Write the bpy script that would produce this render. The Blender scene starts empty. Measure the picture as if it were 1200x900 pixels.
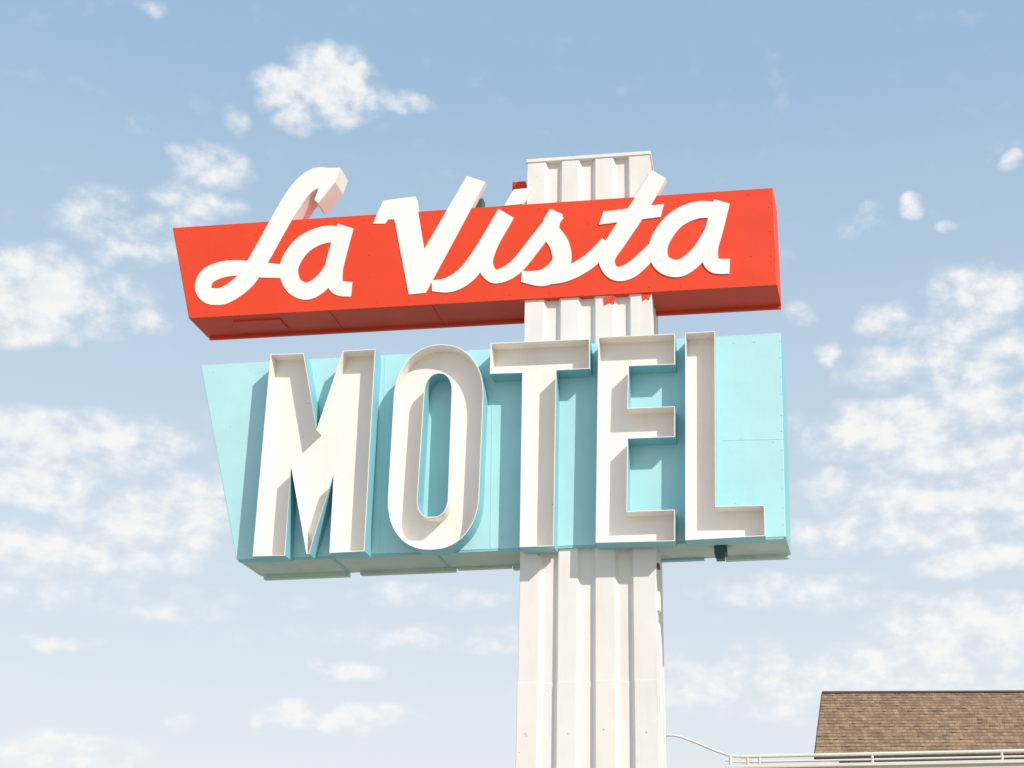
import bpy, bmesh, math, random
from mathutils import Vector, Matrix
from mathutils.geometry import tessellate_polygon
random.seed(7)
scene=bpy.context.scene
# ------------------------------------------------------------------ camera survey
F=1653.0; PX,PY=695.0,492.0
TH=math.atan(608/1653.0)
EYE=Vector((0,0,1.6))
def ray(x,y):
    a=(x-PX)/F; b=-(y-PY)/F
    return Vector((a, math.cos(TH)-b*math.sin(TH), math.sin(TH)+b*math.cos(TH)))
def hit(x,y,p,n):
    d=ray(x,y); return EYE+d*((p-EYE).dot(n)/d.dot(n))
A=math.radians(7.6)
U=Vector((math.cos(A),-math.sin(A),0)); N=Vector((-math.sin(A),-math.cos(A),0)); Z=Vector((0,0,1))
O=Vector((0,12.5,0))
def st(x,y,k=0.0):
    P=hit(x,y,O+N*k,N)-O
    return (P.dot(U),P.z)
def W(s,t,k): return O+U*s+Z*t+N*k
cam=bpy.data.cameras.new("camera"); co=bpy.data.objects.new("camera",cam); scene.collection.objects.link(co)
cam.sensor_width=36; cam.sensor_fit='HORIZONTAL'; cam.lens=F/1200*36
cam.shift_x=-95/1200; cam.shift_y=42/1200; cam.clip_end=6000
co.location=EYE; co.rotation_euler=(math.pi/2+TH,0,0); scene.camera=co

# ------------------------------------------------------------------ materials
def paint(name,rgb,var=0.12,rough=0.45,spots=None,spot_amt=0.0,streak=0.15,bump=0.15,scale=1.0,dirt=(0.25,0.2,0.15)):
    m=bpy.data.materials.new(name); m.use_nodes=True
    nt=m.node_tree; nd=nt.nodes; L=nt.links; b=nd['Principled BSDF']
    tc=nd.new('ShaderNodeTexCoord')
    def noise(sc,det,mp=(1,1,1),ro=.55):
        mm=nd.new('ShaderNodeMapping'); mm.inputs['Scale'].default_value=mp; L.new(tc.outputs['Object'],mm.inputs[0])
        n=nd.new('ShaderNodeTexNoise'); n.inputs['Scale'].default_value=sc*scale; n.inputs['Detail'].default_value=det; n.inputs['Roughness'].default_value=ro
        L.new(mm.outputs[0],n.inputs['Vector']); return n.outputs['Fac']
    def rng(f,a,b2,c,d):
        r=nd.new('ShaderNodeMapRange'); r.inputs[1].default_value=a; r.inputs[2].default_value=b2; r.inputs[3].default_value=c; r.inputs[4].default_value=d; L.new(f,r.inputs[0]); return r.outputs[0]
    def mix(f,c1,c2):
        x=nd.new('ShaderNodeMix'); x.data_type='RGBA'; L.new(f,x.inputs[0])
        for i,c in ((6,c1),(7,c2)):
            if isinstance(c,tuple): x.inputs[i].default_value=(*c,1)
            else: L.new(c,x.inputs[i])
        return x.outputs[2]
    c=mix(rng(noise(1.3,4),.3,.7,0,1),rgb,tuple(v*(1-var) for v in rgb))
    c=mix(rng(noise(3.0,5,(1.6,1.6,.22),.65),.5,.8,0,streak),c,dirt)
    if spots: c=mix(rng(noise(9,7,(1,1,1),.7),.66-spot_amt,.68-spot_amt,0,1),c,spots)
    L.new(c,b.inputs['Base Color'])
    b.inputs['Roughness'].default_value=rough
    b.inputs['Specular IOR Level'].default_value=.3
    if bump:
        bp=nd.new('ShaderNodeBump'); bp.inputs['Strength'].default_value=bump; bp.inputs['Distance'].default_value=.02
        L.new(noise(2.2,3),bp.inputs['Height']); L.new(bp.outputs[0],b.inputs['Normal'])
    return m
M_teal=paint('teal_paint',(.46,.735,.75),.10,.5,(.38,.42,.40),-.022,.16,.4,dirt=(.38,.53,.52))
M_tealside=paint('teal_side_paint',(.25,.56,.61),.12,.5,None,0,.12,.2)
M_under=paint('teal_underside_paint',(.52,.64,.57),.2,.55,(.40,.32,.23),.0,.5,.3,dirt=(.36,.36,.28))
M_red=paint('red_paint',(.80,.062,.019),.10,.5,(.52,.14,.09),-.04,.16,.45,dirt=(.50,.06,.03))
M_redunder=paint('red_underside_paint',(.74,.062,.024),.2,.5,(.30,.10,.06),-.02,.3,.25,dirt=(.30,.06,.03))
M_white=paint('white_letter_paint',(.86,.825,.77),.05,.6,None,0,.10,.15,dirt=(.55,.48,.38))
M_pan=paint('white_pan_paint',(.85,.795,.73),.07,.6,(.55,.42,.30),-.035,.25,.25,dirt=(.58,.48,.36))
M_pole=paint('white_corrugated_metal_paint',(.81,.75,.695),.09,.6,(.48,.38,.30),-.03,.3,.35,dirt=(.5,.43,.35))
M_rust=paint('rusty_metal',(.16,.12,.10),.3,.7)
M_dark=paint('dark_metal',(.06,.12,.12),.3,.5)

# ------------------------------------------------------------------ mesh helpers
def empty(name):
    e=bpy.data.objects.new(name,None); scene.collection.objects.link(e); return e
def link(name,verts,faces,mats,fm,parent,recalc=True,bevel=0,smooth=False):
    me=bpy.data.meshes.new(name); me.from_pydata([tuple(v) for v in verts],[],faces)
    for m in mats: me.materials.append(m)
    for i,p in enumerate(me.polygons):
        p.material_index=fm[i] if fm else 0; p.use_smooth=smooth
    if recalc:
        bm=bmesh.new(); bm.from_mesh(me); bmesh.ops.recalc_face_normals(bm,faces=bm.faces); bm.to_mesh(me); bm.free()
    ob=bpy.data.objects.new(name,me); scene.collection.objects.link(ob); ob.parent=parent
    if bevel:
        b=ob.modifiers.new('b','BEVEL'); b.width=bevel; b.segments=2; b.limit_method='ANGLE'; b.angle_limit=math.radians(40)
    return ob
def prism(name,loops,k0,k1,mats,parent,backshift=None,bevel=0,under=None):
    flat=[p for l in loops for p in l]; n=len(flat)
    tri=tessellate_polygon([[Vector((p[0],p[1],0)) for p in l] for l in loops])
    V=[W(p[0],p[1],k0) for p in flat]
    V+=[W(p[0]+(backshift(p) if backshift else 0),p[1],k1) for p in flat]
    Fc=[];fm=[]
    for t in tri: Fc.append(tuple(t)); fm.append(0)
    for t in tri: Fc.append(tuple(n+i for i in reversed(t))); fm.append(2)
    b=0
    for l in loops:
        m=len(l)
        for i in range(m):
            j=(i+1)%m
            p,q=l[i],l[j]
            horiz=abs(q[0]-p[0])>3*abs(q[1]-p[1]) and under is not None and (p[1]+q[1])/2<under
            Fc.append((b+i,b+j,n+b+j,n+b+i)); fm.append(3 if horiz and len(mats)>3 else 1)
        b+=m
    return link(name,V,Fc,mats,fm,parent,bevel=bevel)
def area(l): return sum(l[i][0]*l[(i+1)%len(l)][1]-l[(i+1)%len(l)][0]*l[i][1] for i in range(len(l)))/2
def inset(l,d):
    r=[];n=len(l)
    for i in range(n):
        p0=Vector(l[i-1]);p=Vector(l[i]);p1=Vector(l[(i+1)%n])
        a=(p-p0).normalized();b=(p1-p).normalized()
        na=Vector((-a.y,a.x));nb=Vector((-b.y,b.x)); m=(na+nb)
        m=m/max(.35,(1+na.dot(nb)))
        r.append(tuple(p+m*d))
    return r
def rounded(pts,r,seg=14):
    out=[];n=len(pts)
    for i in range(n):
        p0=Vector(pts[i-1]);p=Vector(pts[i]);p1=Vector(pts[(i+1)%n])
        rh,rv=r
        def rr(q): return rh if abs(q.x-p.x)>abs(q.y-p.y) else rv
        a=p+(p0-p).normalized()*rr(p0); c=p+(p1-p).normalized()*rr(p1)
        for j in range(seg+1):
            t=j/seg; ww=.80
            d=(1-t)**2+2*ww*t*(1-t)+t*t
            q=(a*(1-t)**2+p*2*ww*t*(1-t)+c*t*t)/d
            out.append(tuple(q))
    return out
BF=[(0,1,3,2),(4,6,7,5),(0,4,5,1),(2,3,7,6),(0,2,6,4),(1,5,7,3)]
def box(name,c,size,mat,parent,rz=0,bevel=0):
    hx,hy,hz=[v/2 for v in size]; R=Matrix.Rotation(rz,3,'Z')
    V=[Vector(c)+R@Vector((x,y,z)) for x in(-hx,hx) for y in(-hy,hy) for z in(-hz,hz)]
    return link(name,V,BF,[mat],None,parent,bevel=bevel)
def tube(name,pts,r,mat,parent,smooth=False):
    cu=bpy.data.curves.new(name,'CURVE'); cu.dimensions='3D'; cu.bevel_depth=r; cu.bevel_resolution=3; cu.use_fill_caps=True
    sp=cu.splines.new('POLY'); sp.points.add(len(pts)-1)
    for i,p in enumerate(pts): sp.points[i].co=(*p,1)
    cu.materials.append(mat); ob=bpy.data.objects.new(name,cu); scene.collection.objects.link(ob); ob.parent=parent; return ob
def catmull(P,n=9):
    out=[];Q=[P[0]]+P+[P[-1]]
    for i in range(1,len(Q)-2):
        for j in range(n):
            t=j/n
            out.append(tuple(.5*((2*Q[i][c])+(-Q[i-1][c]+Q[i+1][c])*t+(2*Q[i-1][c]-5*Q[i][c]+4*Q[i+1][c]-Q[i+2][c])*t*t+(-Q[i-1][c]+3*Q[i][c]-3*Q[i+1][c]+Q[i+2][c])*t**3) for c in range(3)))
    out.append(P[-1]); return out

sign=empty('motel_sign')
# ------------------------------------------------------------------ red box
RD=.50
red=[st(202,267),st(906,220),st(911,334),st(221,373)]
prism('red_sign_box',[red],0,-RD,[M_red,M_red,M_red,M_redunder],sign,backshift=lambda p:.035 if p[0]>1 else 0,bevel=.008,under=(red[2][1]+red[3][1])/2+.1)
sl=(red[2][1]-red[3][1])/(red[2][0]-red[3][0])
def zred(s): return red[3][1]+sl*(s-red[3][0])
def slanted(name,sa,sb,k0,k1,zf,off,th,mat):
    V=[W(s,zf(s)-off-d,k) for s in (sa,sb) for k in (k0,k1) for d in (th,0)]
    link(name,V,BF,[mat],None,sign)
sR=red[3][0]
slanted('red_access_hatch',sR+.42,sR+.92,-.12,-.36,zred,.002,.014,M_redunder)
for s in (sR+1.45,sR+2.5): slanted('red_underside_seam',s,s+.02,-.01,-.49,zred,.001,.006,M_redunder)
slanted('red_back_lip',sR+.03,red[2][0]+.03,-RD+.03,-RD-.005,zred,.001,.03,M_redunder)
def rivets(name,pts,k,r,mat):
    V=[];Fc=[]
    for (s,t) in pts:
        b=len(V)
        for i in range(8): a=i*math.pi/4; V.append(W(s+r*math.cos(a),t+r*math.sin(a),k-.002))
        for i in range(8): a=i*math.pi/4; V.append(W(s+.6*r*math.cos(a),t+.6*r*math.sin(a),k+.004))
        for i in range(8): j=(i+1)%8; Fc.append((b+i,b+j,b+8+j,b+8+i))
        Fc.append(tuple(b+8+i for i in range(8)))
    link(name,V,Fc,[mat],None,sign)
pts=[]
for i in range(17):
    f=(i+.4)/17
    x=206+f*696
    if random.random()<.8: pts.append(st(x+random.uniform(-5,5),267-.0668*(x-202)+6+random.uniform(-1,1)))
    x=226+f*680
    if random.random()<.8: pts.append(st(x+random.uniform(-5,5),373-.0565*(x-221)-6+random.uniform(-1,1)))
for f in (.2,.45,.7): pts.append(st(208+f*19,267+f*106)); pts.append(st(900+f*5,220+f*114)); pts.append(st(432+f,252+f*105))
for x,y in ((690,262),(745,262),(300,275),(880,300)): pts.append(st(x,y))
rivets('red_face_rivets',pts,0,.0075,M_redunder)

# ------------------------------------------------------------------ teal box
TD=.66
teal=[st(235,428),st(915,390),st(921,629),st(277,656)]
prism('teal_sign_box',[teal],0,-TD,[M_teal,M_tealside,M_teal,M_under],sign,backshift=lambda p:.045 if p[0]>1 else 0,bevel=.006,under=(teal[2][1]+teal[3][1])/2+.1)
sT=teal[3][0]; sl2=(teal[2][1]-teal[3][1])/(teal[2][0]-teal[3][0])
def zteal(s): return teal[3][1]+sl2*(s-sT)
s=sT+.05
while s<teal[2][0]-.3:
    w=random.uniform(.45,.95)
    slanted('teal_underside_flap',s,min(s+w,teal[2][0]+.02),-TD-.012,-TD+.06,zteal,.001,random.uniform(.015,.045),M_under if random.random()<.5 else M_tealside)
    s+=w+random.choice([.02,.12,.2])
for s in (sT+.9,sT+1.9,sT+4.55): slanted('teal_underside_seam',s,s+.02,-.02,-TD+.07,zteal,.001,.006,M_tealside)
slanted('teal_underside_front_lip',sT+.02,teal[2][0]-.02,-.004,-.03,zteal,.001,.018,M_tealside)
slanted('teal_underside_lamp_bracket',*(st(836,640)[0],st(851,640)[0]),-.12,-.3,zteal,.001,.09,M_dark)
slanted('teal_underside_lamp_can',*(st(838,640)[0],st(848,640)[0]),-.15,-.25,zteal,.09,.05,M_dark)
def lap(name,x0,y0,x1,y1,w,mat,k=.003):
    a=Vector(st(x0,y0)); b=Vector(st(x1,y1)); d=(b-a).normalized(); q=Vector((-d.y,d.x))*w/2
    prism(name,[[tuple(a-q),tuple(b-q),tuple(b+q),tuple(a+q)]],k,-.002,[mat,mat,mat],sign)
lap('teal_sheet_lap',578,412,575,641,.012,M_teal); lap('teal_sheet_lap',452,419,444,645,.012,M_teal)
lap('teal_sheet_lap',846,516,919,514,.01,M_teal,.002)
pts=[]
for i in range(11): pts.append(st(914.5+i*.35,398+i*22+random.uniform(-3,3)))
for x,y in ((860,402),(884,401),(862,590),(906,518),(846,480),(250,436),(270,500),(285,640)): pts.append(st(x,y))
rivets('teal_face_rivets',pts,0,.005,M_tealside)

# ------------------------------------------------------------------ MOTEL channel letters (open pans)
KD=.215; KF=.055
letters={
'M':[[(317,415),(356,414),(371,503),(402,411),(440,409),(427,646),(386,648),(391,556),(362,649),(359,649),(341,546),(334,651),(296,652)]],
'T':[[(575,402),(691,397),(691,432),(652,434),(649,640),(609,641),(612,437),(574,438)]],
'E':[[(701,395),(791,391),(791,427),(737,429),(736,478),(791,476),(791,512),(736,514),(735,599),(791,597),(791,634),(698,636)]],
'L':[[(803,390),(838,388),(839,593),(896,592),(897,628),(803,633)]],
}
letters['O']=[rounded([(465,404),(569,403),(559,643),(451,645)],(51.5,62)),rounded([(499,438),(530,437),(524,605),(488,606)],(15,22))]
for ch,loops in letters.items():
    L2=[]
    for li,l in enumerate(loops):
        q=[st(x,y,KD) for x,y in l]
        if (area(q)<0)==(li==0): q.reverse()
        L2.append(q)
    V=[];Fc=[];fm=[]
    inner=[inset(q,.007) for q in L2]
    for q,iq in zip(L2,inner):
        n=len(q);b=len(V)
        V+=[W(*p,-.01) for p in q]; V+=[W(*p,KD) for p in q]; V+=[W(*p,KD) for p in iq]; V+=[W(*p,KF) for p in iq]
        for i in range(n):
            j=(i+1)%n
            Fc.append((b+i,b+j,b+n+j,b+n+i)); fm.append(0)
            Fc.append((b+n+i,b+n+j,b+2*n+j,b+2*n+i)); fm.append(1)
            Fc.append((b+2*n+i,b+2*n+j,b+3*n+j,b+3*n+i)); fm.append(2)
    b=len(V); flat=[p for q in inner for p in q]; V+=[W(*p,KF) for p in flat]
    for t in tessellate_polygon([[Vector((*p,0)) for p in q] for q in inner]): Fc.append(tuple(b+i for i in t)); fm.append(2)
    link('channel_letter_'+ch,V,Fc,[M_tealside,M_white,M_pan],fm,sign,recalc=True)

# ------------------------------------------------------------------ La Vista script letters (boxed)
cnt=[0]; WS=.95
def glyph_poly(name,pxs,depth=.055):
    cnt[0]+=1; k=.003+.0006*cnt[0]
    prism(name,[[st(x,y,k) for x,y in pxs]],k,-depth-.002*cnt[0],[M_white,M_white,M_white],sign)
def stroke(name,P,depth=.055):
    C=catmull(P); Lp=[];Rp=[]
    for i,p in enumerate(C):
        a=C[max(0,i-1)];b=C[min(len(C)-1,i+1)]
        d=Vector((b[0]-a[0],b[1]-a[1])).normalized(); q=Vector((-d.y,d.x))*p[2]*WS/2
        Lp.append((p[0]+q.x,p[1]+q.y)); Rp.append((p[0]-q.x,p[1]-q.y))
    cnt[0]+=1; k=.003+.0006*cnt[0]; kb=-depth-.002*cnt[0]
    n=len(C)
    l=[st(x,y,k) for x,y in Lp]; r=[st(x,y,k) for x,y in Rp]
    V=[W(*p,k) for p in l]+[W(*p,k) for p in r]+[W(*p,kb) for p in l]+[W(*p,kb) for p in r]
    Fc=[]
    for i in range(n-1):
        Fc+= [(i,i+1,n+i+1,n+i),(2*n+i,3*n+i,3*n+i+1,2*n+i+1),(i,2*n+i,2*n+i+1,i+1),(n+i,n+i+1,3*n+i+1,3*n+i)]
    Fc+=[(0,n,3*n,2*n),(n-1,3*n-1,4*n-1,2*n-1)]
    link(name,V,Fc,[M_white],None,sign)
glyph_poly('script_L_terminal',[(366,196.7),(399,196.5),(393,213),(373,238),(368.5,234),(374,219),(366,220)],.26)
stroke('script_L',[(384,208,24),(371,208.5,25),(356,218,24),(341,238,24),(324,267,23),(305,301,23),(287,329,22),(263,346,21),(246,347,20)],.26)
stroke('script_L_loop',[(262,347,20),(246,347,20),(238,338,20),(242,325,20),(256,317,20),(276,314,19),(303,316,19),(335,318,16)])
stroke('script_a_bowl',[(404,276,20),(380,275,21),(355,287,22),(339,311,23),(343,333,22),(361,341,21),(382,326,20),(398,296,18)])
stroke('script_a_stem',[(405,265,20),(396,295,22),(391,318,22),(395,336,19),(412,339,18)])
glyph_poly('script_V',[(437,262),(449,235),(487,230),(497,292),(547,206),(569,213),(499,343),(479,345),(462,257),(455,257),(451,262)])
glyph_poly('script_i_dot',[(602,222),(624,220),(613,239),(591,241)])
stroke('script_i_rise',[(506,335,13),(528,333,19),(549,319,22),(570,289,22),(593,250,22)])
stroke('script_i_down',[(588,258,20),(571,292,21),(569,311,19),(580,324,17),(603,314,18),(628,284,18),(654,250,17)])
stroke('script_s',[(652,248,17),(645,268,22),(656,288,24),(657,309,23),(638,325,21),(611,324,13)])
stroke('script_st_join',[(630,327,14),(660,322,18),(688,308,18),(712,285,18)])
stroke('script_t_stem',[(772,204,21),(749,243,22),(725,278,23),(711,303,20),(720,320,17),(740,316,19),(768,290,17)])
glyph_poly('script_t_bar',[(707,248),(778,239),(774,254),(702,263)])
stroke('script_a_bowl_end',[(845,247,20),(817,246,21),(790,259,22),(772,286,23),(776,308,22),(797,314,21),(820,296,20),(838,264,18)])
stroke('script_a_stem_end',[(846,236,20),(837,268,22),(831,292,22),(836,310,19),(855,312,18)])

# ------------------------------------------------------------------ pole
pk=-.02; rd=.05
top=st(618,188,pk)[1]
sL=(st(618,188,pk)[0]+st(603,900,pk)[0])/2; sRt=(st(762,182,pk)[0]+st(773,900,pk)[0])/2
Wd=sRt-sL; pd=.72
fr=[(0,0),(.15,0),(.172,1),(.262,1),(.285,0),(.425,0),(.447,1),(.535,1),(.558,0),(.70,0),(.722,1),(.81,1),(.832,0),(1,0)]
prof=[(sL+f*Wd,pk-r*rd) for f,r in fr]
side=[(.25,0),(.3,1),(.45,1),(.5,0),(.75,0),(.8,1),(.92,1)]
prof+=[(sRt-r*.03,pk-f*pd) for f,r in side]
prof+=[(sL+f*Wd,pk-pd+r*rd) for f,r in reversed(fr)]
prof+=[(sL+r*.03,pk-f*pd) for f,r in reversed(side)]
def pole_section(name,grow,z0,z1,mat):
    cx=(sL+sRt)/2; ck=pk-pd/2
    q=[(cx+(s-cx)*(1+grow/(Wd/2)),ck+(k-ck)*(1+grow/(pd/2))) for s,k in prof]
    n=len(q); V=[W(s,z0,k) for s,k in q]+[W(s,z1,k) for s,k in q]
    Fc=[(i,(i+1)%n,n+(i+1)%n,n+i) for i in range(n)]
    for base in (0,n):
        for t in tessellate_polygon([[Vector((s,k,0)) for s,k in q]]): Fc.append(tuple(base+i for i in t))
    return link(name,V,Fc,[mat],None,sign,bevel=.006)
zs=st(690,798,pk)[1]
pole_section('pole_lower_sheet',0,0,zs,M_pole)
pole_section('pole_upper_sheet',-.005,zs-.05,top-.02,M_pole)
pm=(sL+sRt)/2
box('pole_cap',W(pm,top-.008,pk-pd/2),(Wd+.012,pd+.012,.04),M_pole,sign,rz=-A,bevel=.006)
box('pole_cap_flashing',W(pm-.05,top+.016,pk-pd/2),(Wd-.12,pd-.08,.012),M_rust,sign,rz=-A)
box('pole_footing',W(pm,.08,pk-pd/2),(Wd+.5,pd+.5,.16),M_pole,sign,rz=-A,bevel=.02)
for (y0,y1) in ((664,669),(697,719)):
    z0=st(770,y1,pk-.2)[1]; z1=st(770,y0,pk-.2)[1]
    box('pole_side_junction_cover',W(sRt+.004,(z0+z1)/2,pk-.12),(.03,.1,z1-z0),M_rust if y0<680 else M_pole,sign,rz=-A,bevel=.004)
for i in range(6):
    s=sL+random.uniform(.05,Wd-.2)
    V=[W(s,top+.01,pk-.02),W(s+random.uniform(.06,.15),top+.01,pk-.05),W(s+.05,top+random.uniform(.03,.05),pk-.04),W(s+.03,top+.01,pk-.12)]
    link('pole_cap_flashing_tatter',V,[(0,1,2),(1,3,2),(0,2,3),(0,3,1)],[M_rust if i%3 else M_pole],None,sign)
pts=[]
for f in (.07,.355,.63,.91): pts.append((sL+f*Wd+random.uniform(-.02,.02),3.3+random.uniform(-.02,.02)))
rivets('pole_screws',pts,pk,.005,M_rust)
for (x0,x1,y0,y1) in ((707,722,349,356),(752,763,344,351)):
    a=st(x0,y0,pk);b=st(x1,y1,pk)
    l=[(a[0],a[1]),(b[0],a[1]+.01),(b[0]-.02,b[1]),((a[0]+b[0])/2,b[1]+.02),(a[0]+.01,b[1]-.01)]
    prism('pole_red_paint_patch',[l],pk+.003,pk-.004,[M_red]*3,sign)
box('sign_top_junction_box',W(st(562,236,-.25)[0],st(562,241,-.25)[1],-.25),(.1,.1,.12),M_dark,sign,rz=-A,bevel=.01)
box('sign_top_red_box',W(st(609,222,-.3)[0],st(609,226,-.3)[1],-.3),(.14,.1,.22),M_red,sign,rz=-A,bevel=.01)

# ------------------------------------------------------------------ ground
g=paint('pale_concrete_ground',(.46,.42,.36),.2,.9,(.28,.26,.23),-.02,.3,0,scale=.3)
link('ground',[(-3000,-3000,0),(3000,-3000,0),(3000,3000,0),(-3000,3000,0)],[(0,1,2,3)],[g],None,None)

# ------------------------------------------------------------------ flat roofed motel wing + railing
M_stucco=paint('beige_stucco',(.62,.56,.48),.1,.9,None,0,.15,.4,dirt=(.35,.3,.25))
M_rail=paint('cream_rail_paint',(.74,.69,.60),.08,.5,None,0,.12,0,dirt=(.4,.32,.25))
M_glass=paint('window_glass',(.05,.07,.09),.2,.12,None,0,0,0)
M_frame=paint('window_frame_white',(.75,.74,.71),.05,.5)
B=math.radians(10); BU=Vector((math.cos(B),-math.sin(B),0)); BN=Vector((-math.sin(B),-math.cos(B),0))
B0=Vector((2.2,22.4,0))
def bp(x,y,off=0): return hit(x,y,B0+BN*off,BN)
wing=empty('flat_roofed_motel_wing')
pc=bp(852,897); zp=pc.z; s0=(pc-B0).dot(BU)
def BW(s,off,z): return B0+BU*s+BN*off+Z*z
def bbox(name,s0,s1,o0,o1,z0,z1,mat,parent,bevel=0):
    V=[BW(s,o,z) for s in(s0,s1) for o in(o0,o1) for z in(z0,z1)]
    return link(name,V,BF,[mat],None,parent,bevel=bevel)
bbox('parapet_front',s0,s0+18,0,-.2,zp-1.2,zp-.05,M_stucco,wing)
bbox('parapet_coping',s0-.03,s0+18.03,.04,-.24,zp-.05,zp,M_rail,wing,.008)
bbox('walls',s0,s0+18,-.003,-6,0,zp-1.2,M_stucco,wing)
bbox('parapet_side',s0,s0+.2,-.24,-6,zp-1.2,zp-.02,M_stucco,wing)
for i in range(4):
    a=s0+1.2+i*4.2
    bbox('window_frame',a,a+1.8,.03,-.05,1.0,2.3,M_frame,wing); bbox('window_pane',a+.08,a+1.72,.035,0,1.08,2.22,M_glass,wing)
    bbox('door',a+2.4,a+3.3,.03,-.05,.02,2.1,M_tealside,wing,.01); bbox('door_frame',a+2.32,a+3.38,.02,-.05,.01,2.18,M_frame,wing)
rail=empty('rooftop_railing')
ro=-.45
zt=bp(1000,884.0,ro).z
def rs(x): return (bp(x,885,ro)-B0).dot(BU)
Pt=lambda x,y: bp(x,y,ro)
e=s0+17.5
sa=rs(868)
tube('top_rail',[BW(sa,ro,zt),BW(e,ro,zt)],.028,M_rail,rail)
tube('mid_rail',[BW(sa,ro,zt-.085),BW(e,ro,zt-.085)],.018,M_rail,rail)
tube('low_rail',[BW(sa,ro,zt-.5),BW(e,ro,zt-.5)],.018,M_rail,rail)
xs=[rs(x) for x in (876,890,1022,1174)]; st_=xs[3]-xs[2]
while xs[-1]+st_<e: xs.append(xs[-1]+st_)
for s in xs: tube('post',[BW(s,ro,zp-1.2),BW(s,ro,zt+.01)],.022,M_rail,rail)
hr=[Pt(690,859),Pt(778,861.5),Pt(790,862),Pt(798,863.5),Pt(815,870),Pt(835,878.5),Pt(850,884),Pt(858,886)]
hr=hr+[BW(sa,ro,zt)]
tube('stair_handrail',hr,.02,M_rail,rail)
q=Pt(856,886); tube('handrail_newel_post',[Vector((q.x,q.y,0)),q],.026,M_rail,rail)
q=Pt(690,859); tube('handrail_end_post',[Vector((q.x,q.y,0)),q],.026,M_rail,rail)
hr2=[p-Z*.09 for p in hr[6:8]]
tube('stair_lower_handrail',[*hr2,BW(sa,ro,zt-.085)],.014,M_rail,rail)

# ------------------------------------------------------------------ shingle roofed building
house=empty('shingle_roofed_building')
m=bpy.data.materials.new('brown_asphalt_shingles'); m.use_nodes=True; nt=m.node_tree; nd=nt.nodes; LK=nt.links; bs=nd['Principled BSDF']; bs.inputs['Roughness'].default_value=.95
uv=nd.new('ShaderNodeUVMap'); br=nd.new('ShaderNodeTexBrick'); br.inputs['Scale'].default_value=1; br.offset=.37; br.inputs['Brick Width'].default_value=.30; br.inputs['Row Height'].default_value=1.0
br.inputs['Mortar Size'].default_value=.012; br.inputs['Color1'].default_value=(.38,.25,.145,1); br.inputs['Color2'].default_value=(.23,.145,.09,1); br.inputs['Mortar'].default_value=(.13,.085,.06,1)
LK.new(uv.outputs[0],br.inputs['Vector'])
nz=nd.new('ShaderNodeTexNoise'); nz.inputs['Scale'].default_value=3; nz.inputs['Detail'].default_value=7; nz.inputs['Roughness'].default_value=.75
tc=nd.new('ShaderNodeTexCoord'); LK.new(tc.outputs['Object'],nz.inputs[0])
mx=nd.new('ShaderNodeMix'); mx.data_type='RGBA'; mx.blend_type='MULTIPLY'; mx.inputs[0].default_value=.8
cr=nd.new('ShaderNodeMapRange'); cr.inputs[1].default_value=.3; cr.inputs[2].default_value=.7; cr.inputs[3].default_value=.6; cr.inputs[4].default_value=1.3; LK.new(nz.outputs[0],cr.inputs[0])
LK.new(br.outputs[0],mx.inputs[6]); LK.new(cr.outputs[0],mx.inputs[7]); LK.new(mx.outputs[2],bs.inputs['Base Color'])
C=math.radians(1.5); HN=Vector((-math.sin(C),-math.cos(C),0)); HU=Vector((math.cos(C),-math.sin(C),0))
eL=hit(955,884,Vector((5,34,0)),HN); eR=hit(1500,884,Vector((5,34,0)),HN); eR.z=eL.z
rL=hit(963.5,812.5,Vector((6,40,0)),HN); rR=hit(1500,810,Vector((6,40,0)),HN); rR.z=rL.z
def roofside(name,eL,eR,rL,rR):
    n=20; me=bpy.data.meshes.new(name); V=[];Fc=[];UVs=[]
    nrm=(eR-eL).cross(rL-eL).normalized()
    if nrm.z<0: nrm=-nrm
    for i in range(n):
        a=eL.lerp(rL,i/n);b=eR.lerp(rR,i/n);c=eR.lerp(rR,(i+1)/n);d=eL.lerp(rL,(i+1)/n)
        segs=110
        bb=len(V)
        for j in range(segs+1):
            f=j/segs
            V+= [a.lerp(b,f), a.lerp(b,f)+nrm*random.uniform(.018,.038), d.lerp(c,f)]
        for j in range(segs):
            p=bb+3*j
            Fc.append((p+1,p+4,p+5,p+2)); Fc.append((p,p+3,p+4,p+1))
            off=(i*7)%5*.13+random.uniform(0,.02); x0=j*.25+off; x1=x0+.25
            UVs.append([(x0,i+.03),(x1,i+.03),(x1,i+.97),(x0,i+.97)]); UVs.append([(x0,i+.5)]*4)
    me.from_pydata([tuple(v) for v in V],[],Fc); u=me.uv_layers.new(name='UVMap')
    for p,q in zip(me.polygons,UVs):
        for li,c in zip(p.loop_indices,q): u.data[li].uv=c
    me.materials.append(m); ob=bpy.data.objects.new(name,me); scene.collection.objects.link(ob); ob.parent=house
roofside('roof_front_slope',eL,eR,rL,rR)
SH=HU*2.6
def mir(p):
    d=(p-rL); d2=Vector((d.x,d.y,0)).dot(-HN); return p+HN*2*d2
ebL,ebR=mir(eL)+SH,mir(eR)+SH*0
roofside('roof_back_slope',ebL,ebR,rL,rR)
M_fascia=paint('dark_fascia_paint',(.05,.04,.035),.2,.6)
def beam(name,a,b,w,h,mat,dz=0):
    d=(b-a).normalized(); sd=d.cross(Z).normalized()*w/2; up=Z*h/2
    V=[p+Z*dz+x*sd+y*up for p in(a,b) for x in(-1,1) for y in(-1,1)]
    link(name,V,BF,[mat],None,house)
beam('fascia',eL,eR,.06,.16,M_fascia,-.085); beam('rake_board',eL,rL,.05,.12,M_fascia,-.065); beam('rake_board_back',ebL,rL,.05,.12,M_fascia,-.065)
beam('ridge_cap',rL,rR,.22,.05,m,.02)
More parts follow.
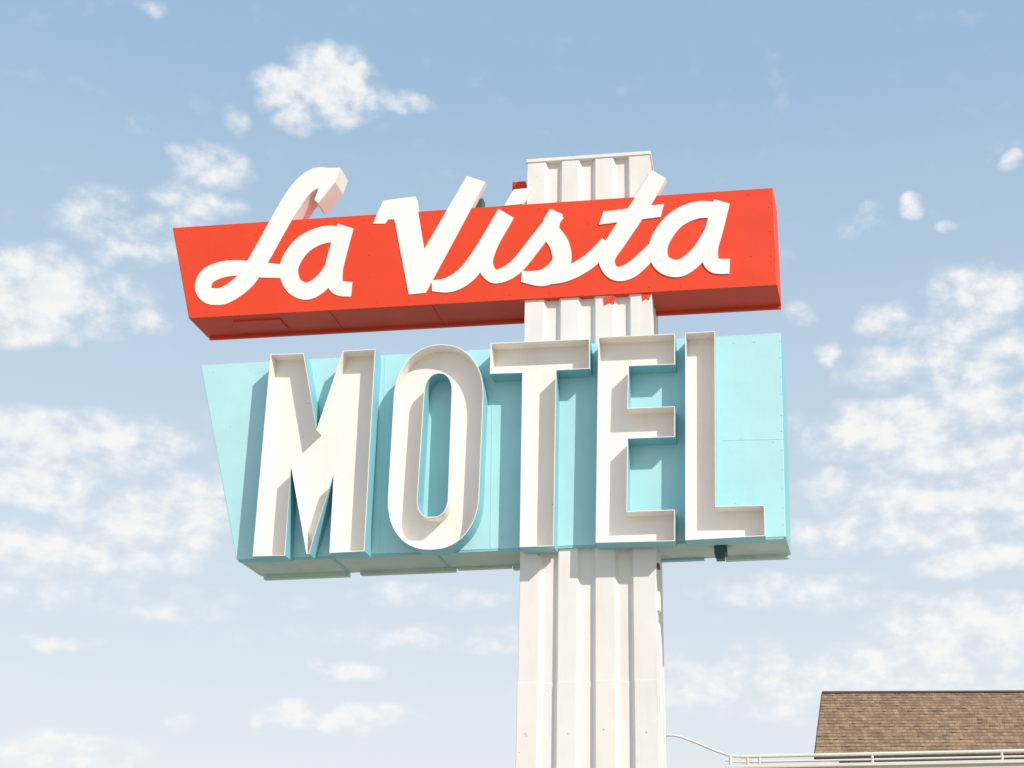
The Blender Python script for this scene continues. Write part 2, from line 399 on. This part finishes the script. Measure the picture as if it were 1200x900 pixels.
a0=eL-HN*.6+HU*.9; b0=ebL+HN*.6+HU*.9; a1=eR-HN*.6-HU*.9; b1=ebR+HN*.6-HU*.9
def zz(p,z): return Vector((p.x,p.y,z))
zt2=eL.z+.1
V=[zz(p,z) for p in (a0,b0,a1,b1) for z in (0,zt2)]
link('walls',V,BF,[M_stucco],None,house)
link('gable_wall',[zz(a0,zt2-.05),zz(b0,zt2-.05),rL+HU*.5-Z*.1],[(0,1,2)],[M_stucco],None,house,recalc=False)
for i in range(4):
    c=a0+HU*(2.5+i*4)+HN*.02; c.z=4.2
    box('window_frame',c,(1.5,.1,1.2),M_frame,house,rz=-C); box('window_pane',c+HN*.03,(1.34,.08,1.04),M_glass,house,rz=-C)

# ------------------------------------------------------------------ sun and sky
S=(U*1.12+Z*1.08+N*1.0).normalized()
sun=bpy.data.lights.new('sun','SUN'); sun.energy=4.05; sun.angle=math.radians(.53); sun.color=(1,.945,.865)
so=bpy.data.objects.new('sun',sun); scene.collection.objects.link(so); so.rotation_euler=S.to_track_quat('Z','Y').to_euler(); so.location=(20,-20,30)
w=bpy.data.worlds.new('World'); scene.world=w; w.use_nodes=True; nt=w.node_tree; nd=nt.nodes; L=nt.links; nd.clear()
w.cycles.sampling_method='MANUAL'; w.cycles.sample_map_resolution=256
def mth(op,a,b=None,c=None,clamp=False):
    n=nd.new('ShaderNodeMath'); n.operation=op; n.use_clamp=clamp
    for i,v in enumerate((a,b,c)):
        if v is None: continue
        if isinstance(v,(int,float)): n.inputs[i].default_value=v
        else: L.new(v,n.inputs[i])
    return n.outputs[0]
def vm(op,a,b):
    n=nd.new('ShaderNodeVectorMath'); n.operation=op
    for i,v in enumerate((a,b)):
        if isinstance(v,tuple): n.inputs[i].default_value=v
        else: L.new(v,n.inputs[i])
    return n
def mixc(f,a,b):
    x=nd.new('ShaderNodeMix'); x.data_type='RGBA'; L.new(f,x.inputs[0])
    for i,c in ((6,a),(7,b)):
        if isinstance(c,tuple): x.inputs[i].default_value=(*c,1)
        else: L.new(c,x.inputs[i])
    return x.outputs[2]
def rngw(f,a,b,c,d,smooth=False):
    r=nd.new('ShaderNodeMapRange'); L.new(f,r.inputs[0])
    if smooth: r.interpolation_type='SMOOTHSTEP'
    for i,v in zip((1,2,3,4),(a,b,c,d)): r.inputs[i].default_value=v
    return r.outputs[0]
sky=nd.new('ShaderNodeTexSky'); sky.sky_type='NISHITA'; sky.sun_disc=False
sky.sun_elevation=math.asin(S.z); sky.sun_rotation=math.atan2(S.x,S.y); sky.air_density=1.0; sky.dust_density=1.2; sky.ozone_density=1.5
tc=nd.new('ShaderNodeTexCoord'); sx=nd.new('ShaderNodeSeparateXYZ'); L.new(tc.outputs['Generated'],sx.inputs[0])
az=mth('ARCTAN2',sx.outputs[0],sx.outputs[1]); el=mth('ARCSINE',sx.outputs[2])
cb=nd.new('ShaderNodeCombineXYZ'); L.new(az,cb.inputs[0]); L.new(el,cb.inputs[1]); P0=cb.outputs[0]
def nz2(vec,sc,det,ro,off=(0,0,0),strch=(1,1,1)):
    mp=nd.new('ShaderNodeMapping'); mp.inputs['Location'].default_value=off; mp.inputs['Scale'].default_value=strch; L.new(vec,mp.inputs[0])
    n=nd.new('ShaderNodeTexNoise'); n.noise_dimensions='2D'; n.inputs['Scale'].default_value=sc; n.inputs['Detail'].default_value=det; n.inputs['Roughness'].default_value=ro; L.new(mp.outputs[0],n.inputs['Vector']); return n
wn=nz2(P0,16,3,.5); wv=vm('MULTIPLY',vm('SUBTRACT',wn.outputs['Color'],(.5,.5,.5)).outputs[0],(.035,.022,0)).outputs[0]
Pw=vm('ADD',P0,wv).outputs[0]
blobs=[(395,100,65,48,1.15),(330,105,45,24,.95),(345,140,30,20,.8),(470,122,45,16,.85),(270,140,26,18,.65),(165,150,24,16,.6),(172,10,20,12,.5),(250,195,55,26,.75),(235,235,65,24,.7),
(160,270,95,40,.85),(55,335,110,40,.95),(20,375,70,28,.85),(150,382,55,20,.75),
(70,515,170,36,1.15),(40,580,130,28,.9),(190,605,120,30,1.0),(240,565,80,26,.75),(70,640,170,30,.95),(230,640,60,16,.7),(75,752,50,10,.8),(405,783,48,15,1.1),(395,840,82,20,1.15),(75,882,85,24,1.05),(215,850,20,12,.8),(305,843,14,11,.85),
(1145,340,60,34,.85),(1120,380,60,28,.8),(1040,376,44,22,.85),(1110,425,130,34,.95),(1160,470,90,30,.95),(1040,500,130,34,1.0),(1140,530,130,26,.9),(1000,560,70,20,.75),(1140,580,160,30,1.05),(1060,625,180,24,.95),(1170,655,110,18,.9),(1150,735,130,36,1.05),(1050,705,110,16,.65),(920,690,110,24,.7),(1010,260,36,15,.6),(1070,247,17,12,.85),(1115,265,16,8,.6),(1188,188,18,12,.8),(967,415,20,15,.85),(935,372,22,16,.5),
(540,755,240,18,.55),(930,800,300,45,.75),(1090,775,130,22,.8),(500,700,130,16,.5),(130,700,220,22,.5)]
tot=None
for (x,y,rx,ry,am) in blobs:
    d=ray(x,y).normalized(); a=math.atan2(d.x,d.y); e_=math.asin(d.z)
    sx_,sy_=1700/rx,1720/ry
    q=nd.new('ShaderNodeVectorMath'); q.operation='MULTIPLY_ADD'; L.new(Pw,q.inputs[0]); q.inputs[1].default_value=(sx_,sy_,0); q.inputs[2].default_value=(-a*sx_,-e_*sy_,0)
    l=vm('DOT_PRODUCT',q.outputs[0],q.outputs[0]).outputs['Value']
    v=mth('MULTIPLY_ADD',l,-.65*am,am)
    tot=v if tot is None else mth('SMOOTH_MAX',tot,v,.15)
tot=mth('MAXIMUM',tot,0.0)
n1=nz2(P0,18,3,.5,(3.1,1.7,0),(1,1.9,1)).outputs['Fac']
n3=nz2(P0,44,6,.56,(7.7,2.3,0),(1,1.5,1)).outputs['Fac']
ns=mth('MULTIPLY_ADD',n3,.62,mth('MULTIPLY_ADD',n1,.5,-.56))
nn=mth('MULTIPLY',ns,mth('MULTIPLY_ADD',tot,2.2,1.1))
v=mth('ADD',tot,nn)
mr=rngw(v,.05,1.15,0,.95,True)
sk=vm('MULTIPLY',sky.outputs[0],(.15,.15,.15)).outputs[0]
hz=rngw(el,math.radians(5),math.radians(34),.94,.78)
gr=rngw(el,math.radians(5),math.radians(34),0,1)
gcol=mixc(gr,(.80,.85,.88),(.39,.58,.78))
m1=mixc(hz,sk,gcol)
cc=mixc(rngw(n3,.35,.65,0,1),(.83,.86,.885),(.95,.94,.925))
m2=mixc(mr,m1,cc)
bg=nd.new('ShaderNodeBackground'); bg.inputs[1].default_value=1.0; out=nd.new('ShaderNodeOutputWorld'); L.new(m2,bg.inputs[0]); L.new(bg.outputs[0],out.inputs[0])
scene.view_settings.view_transform='Standard'; scene.view_settings.look='None'; scene.view_settings.exposure=0
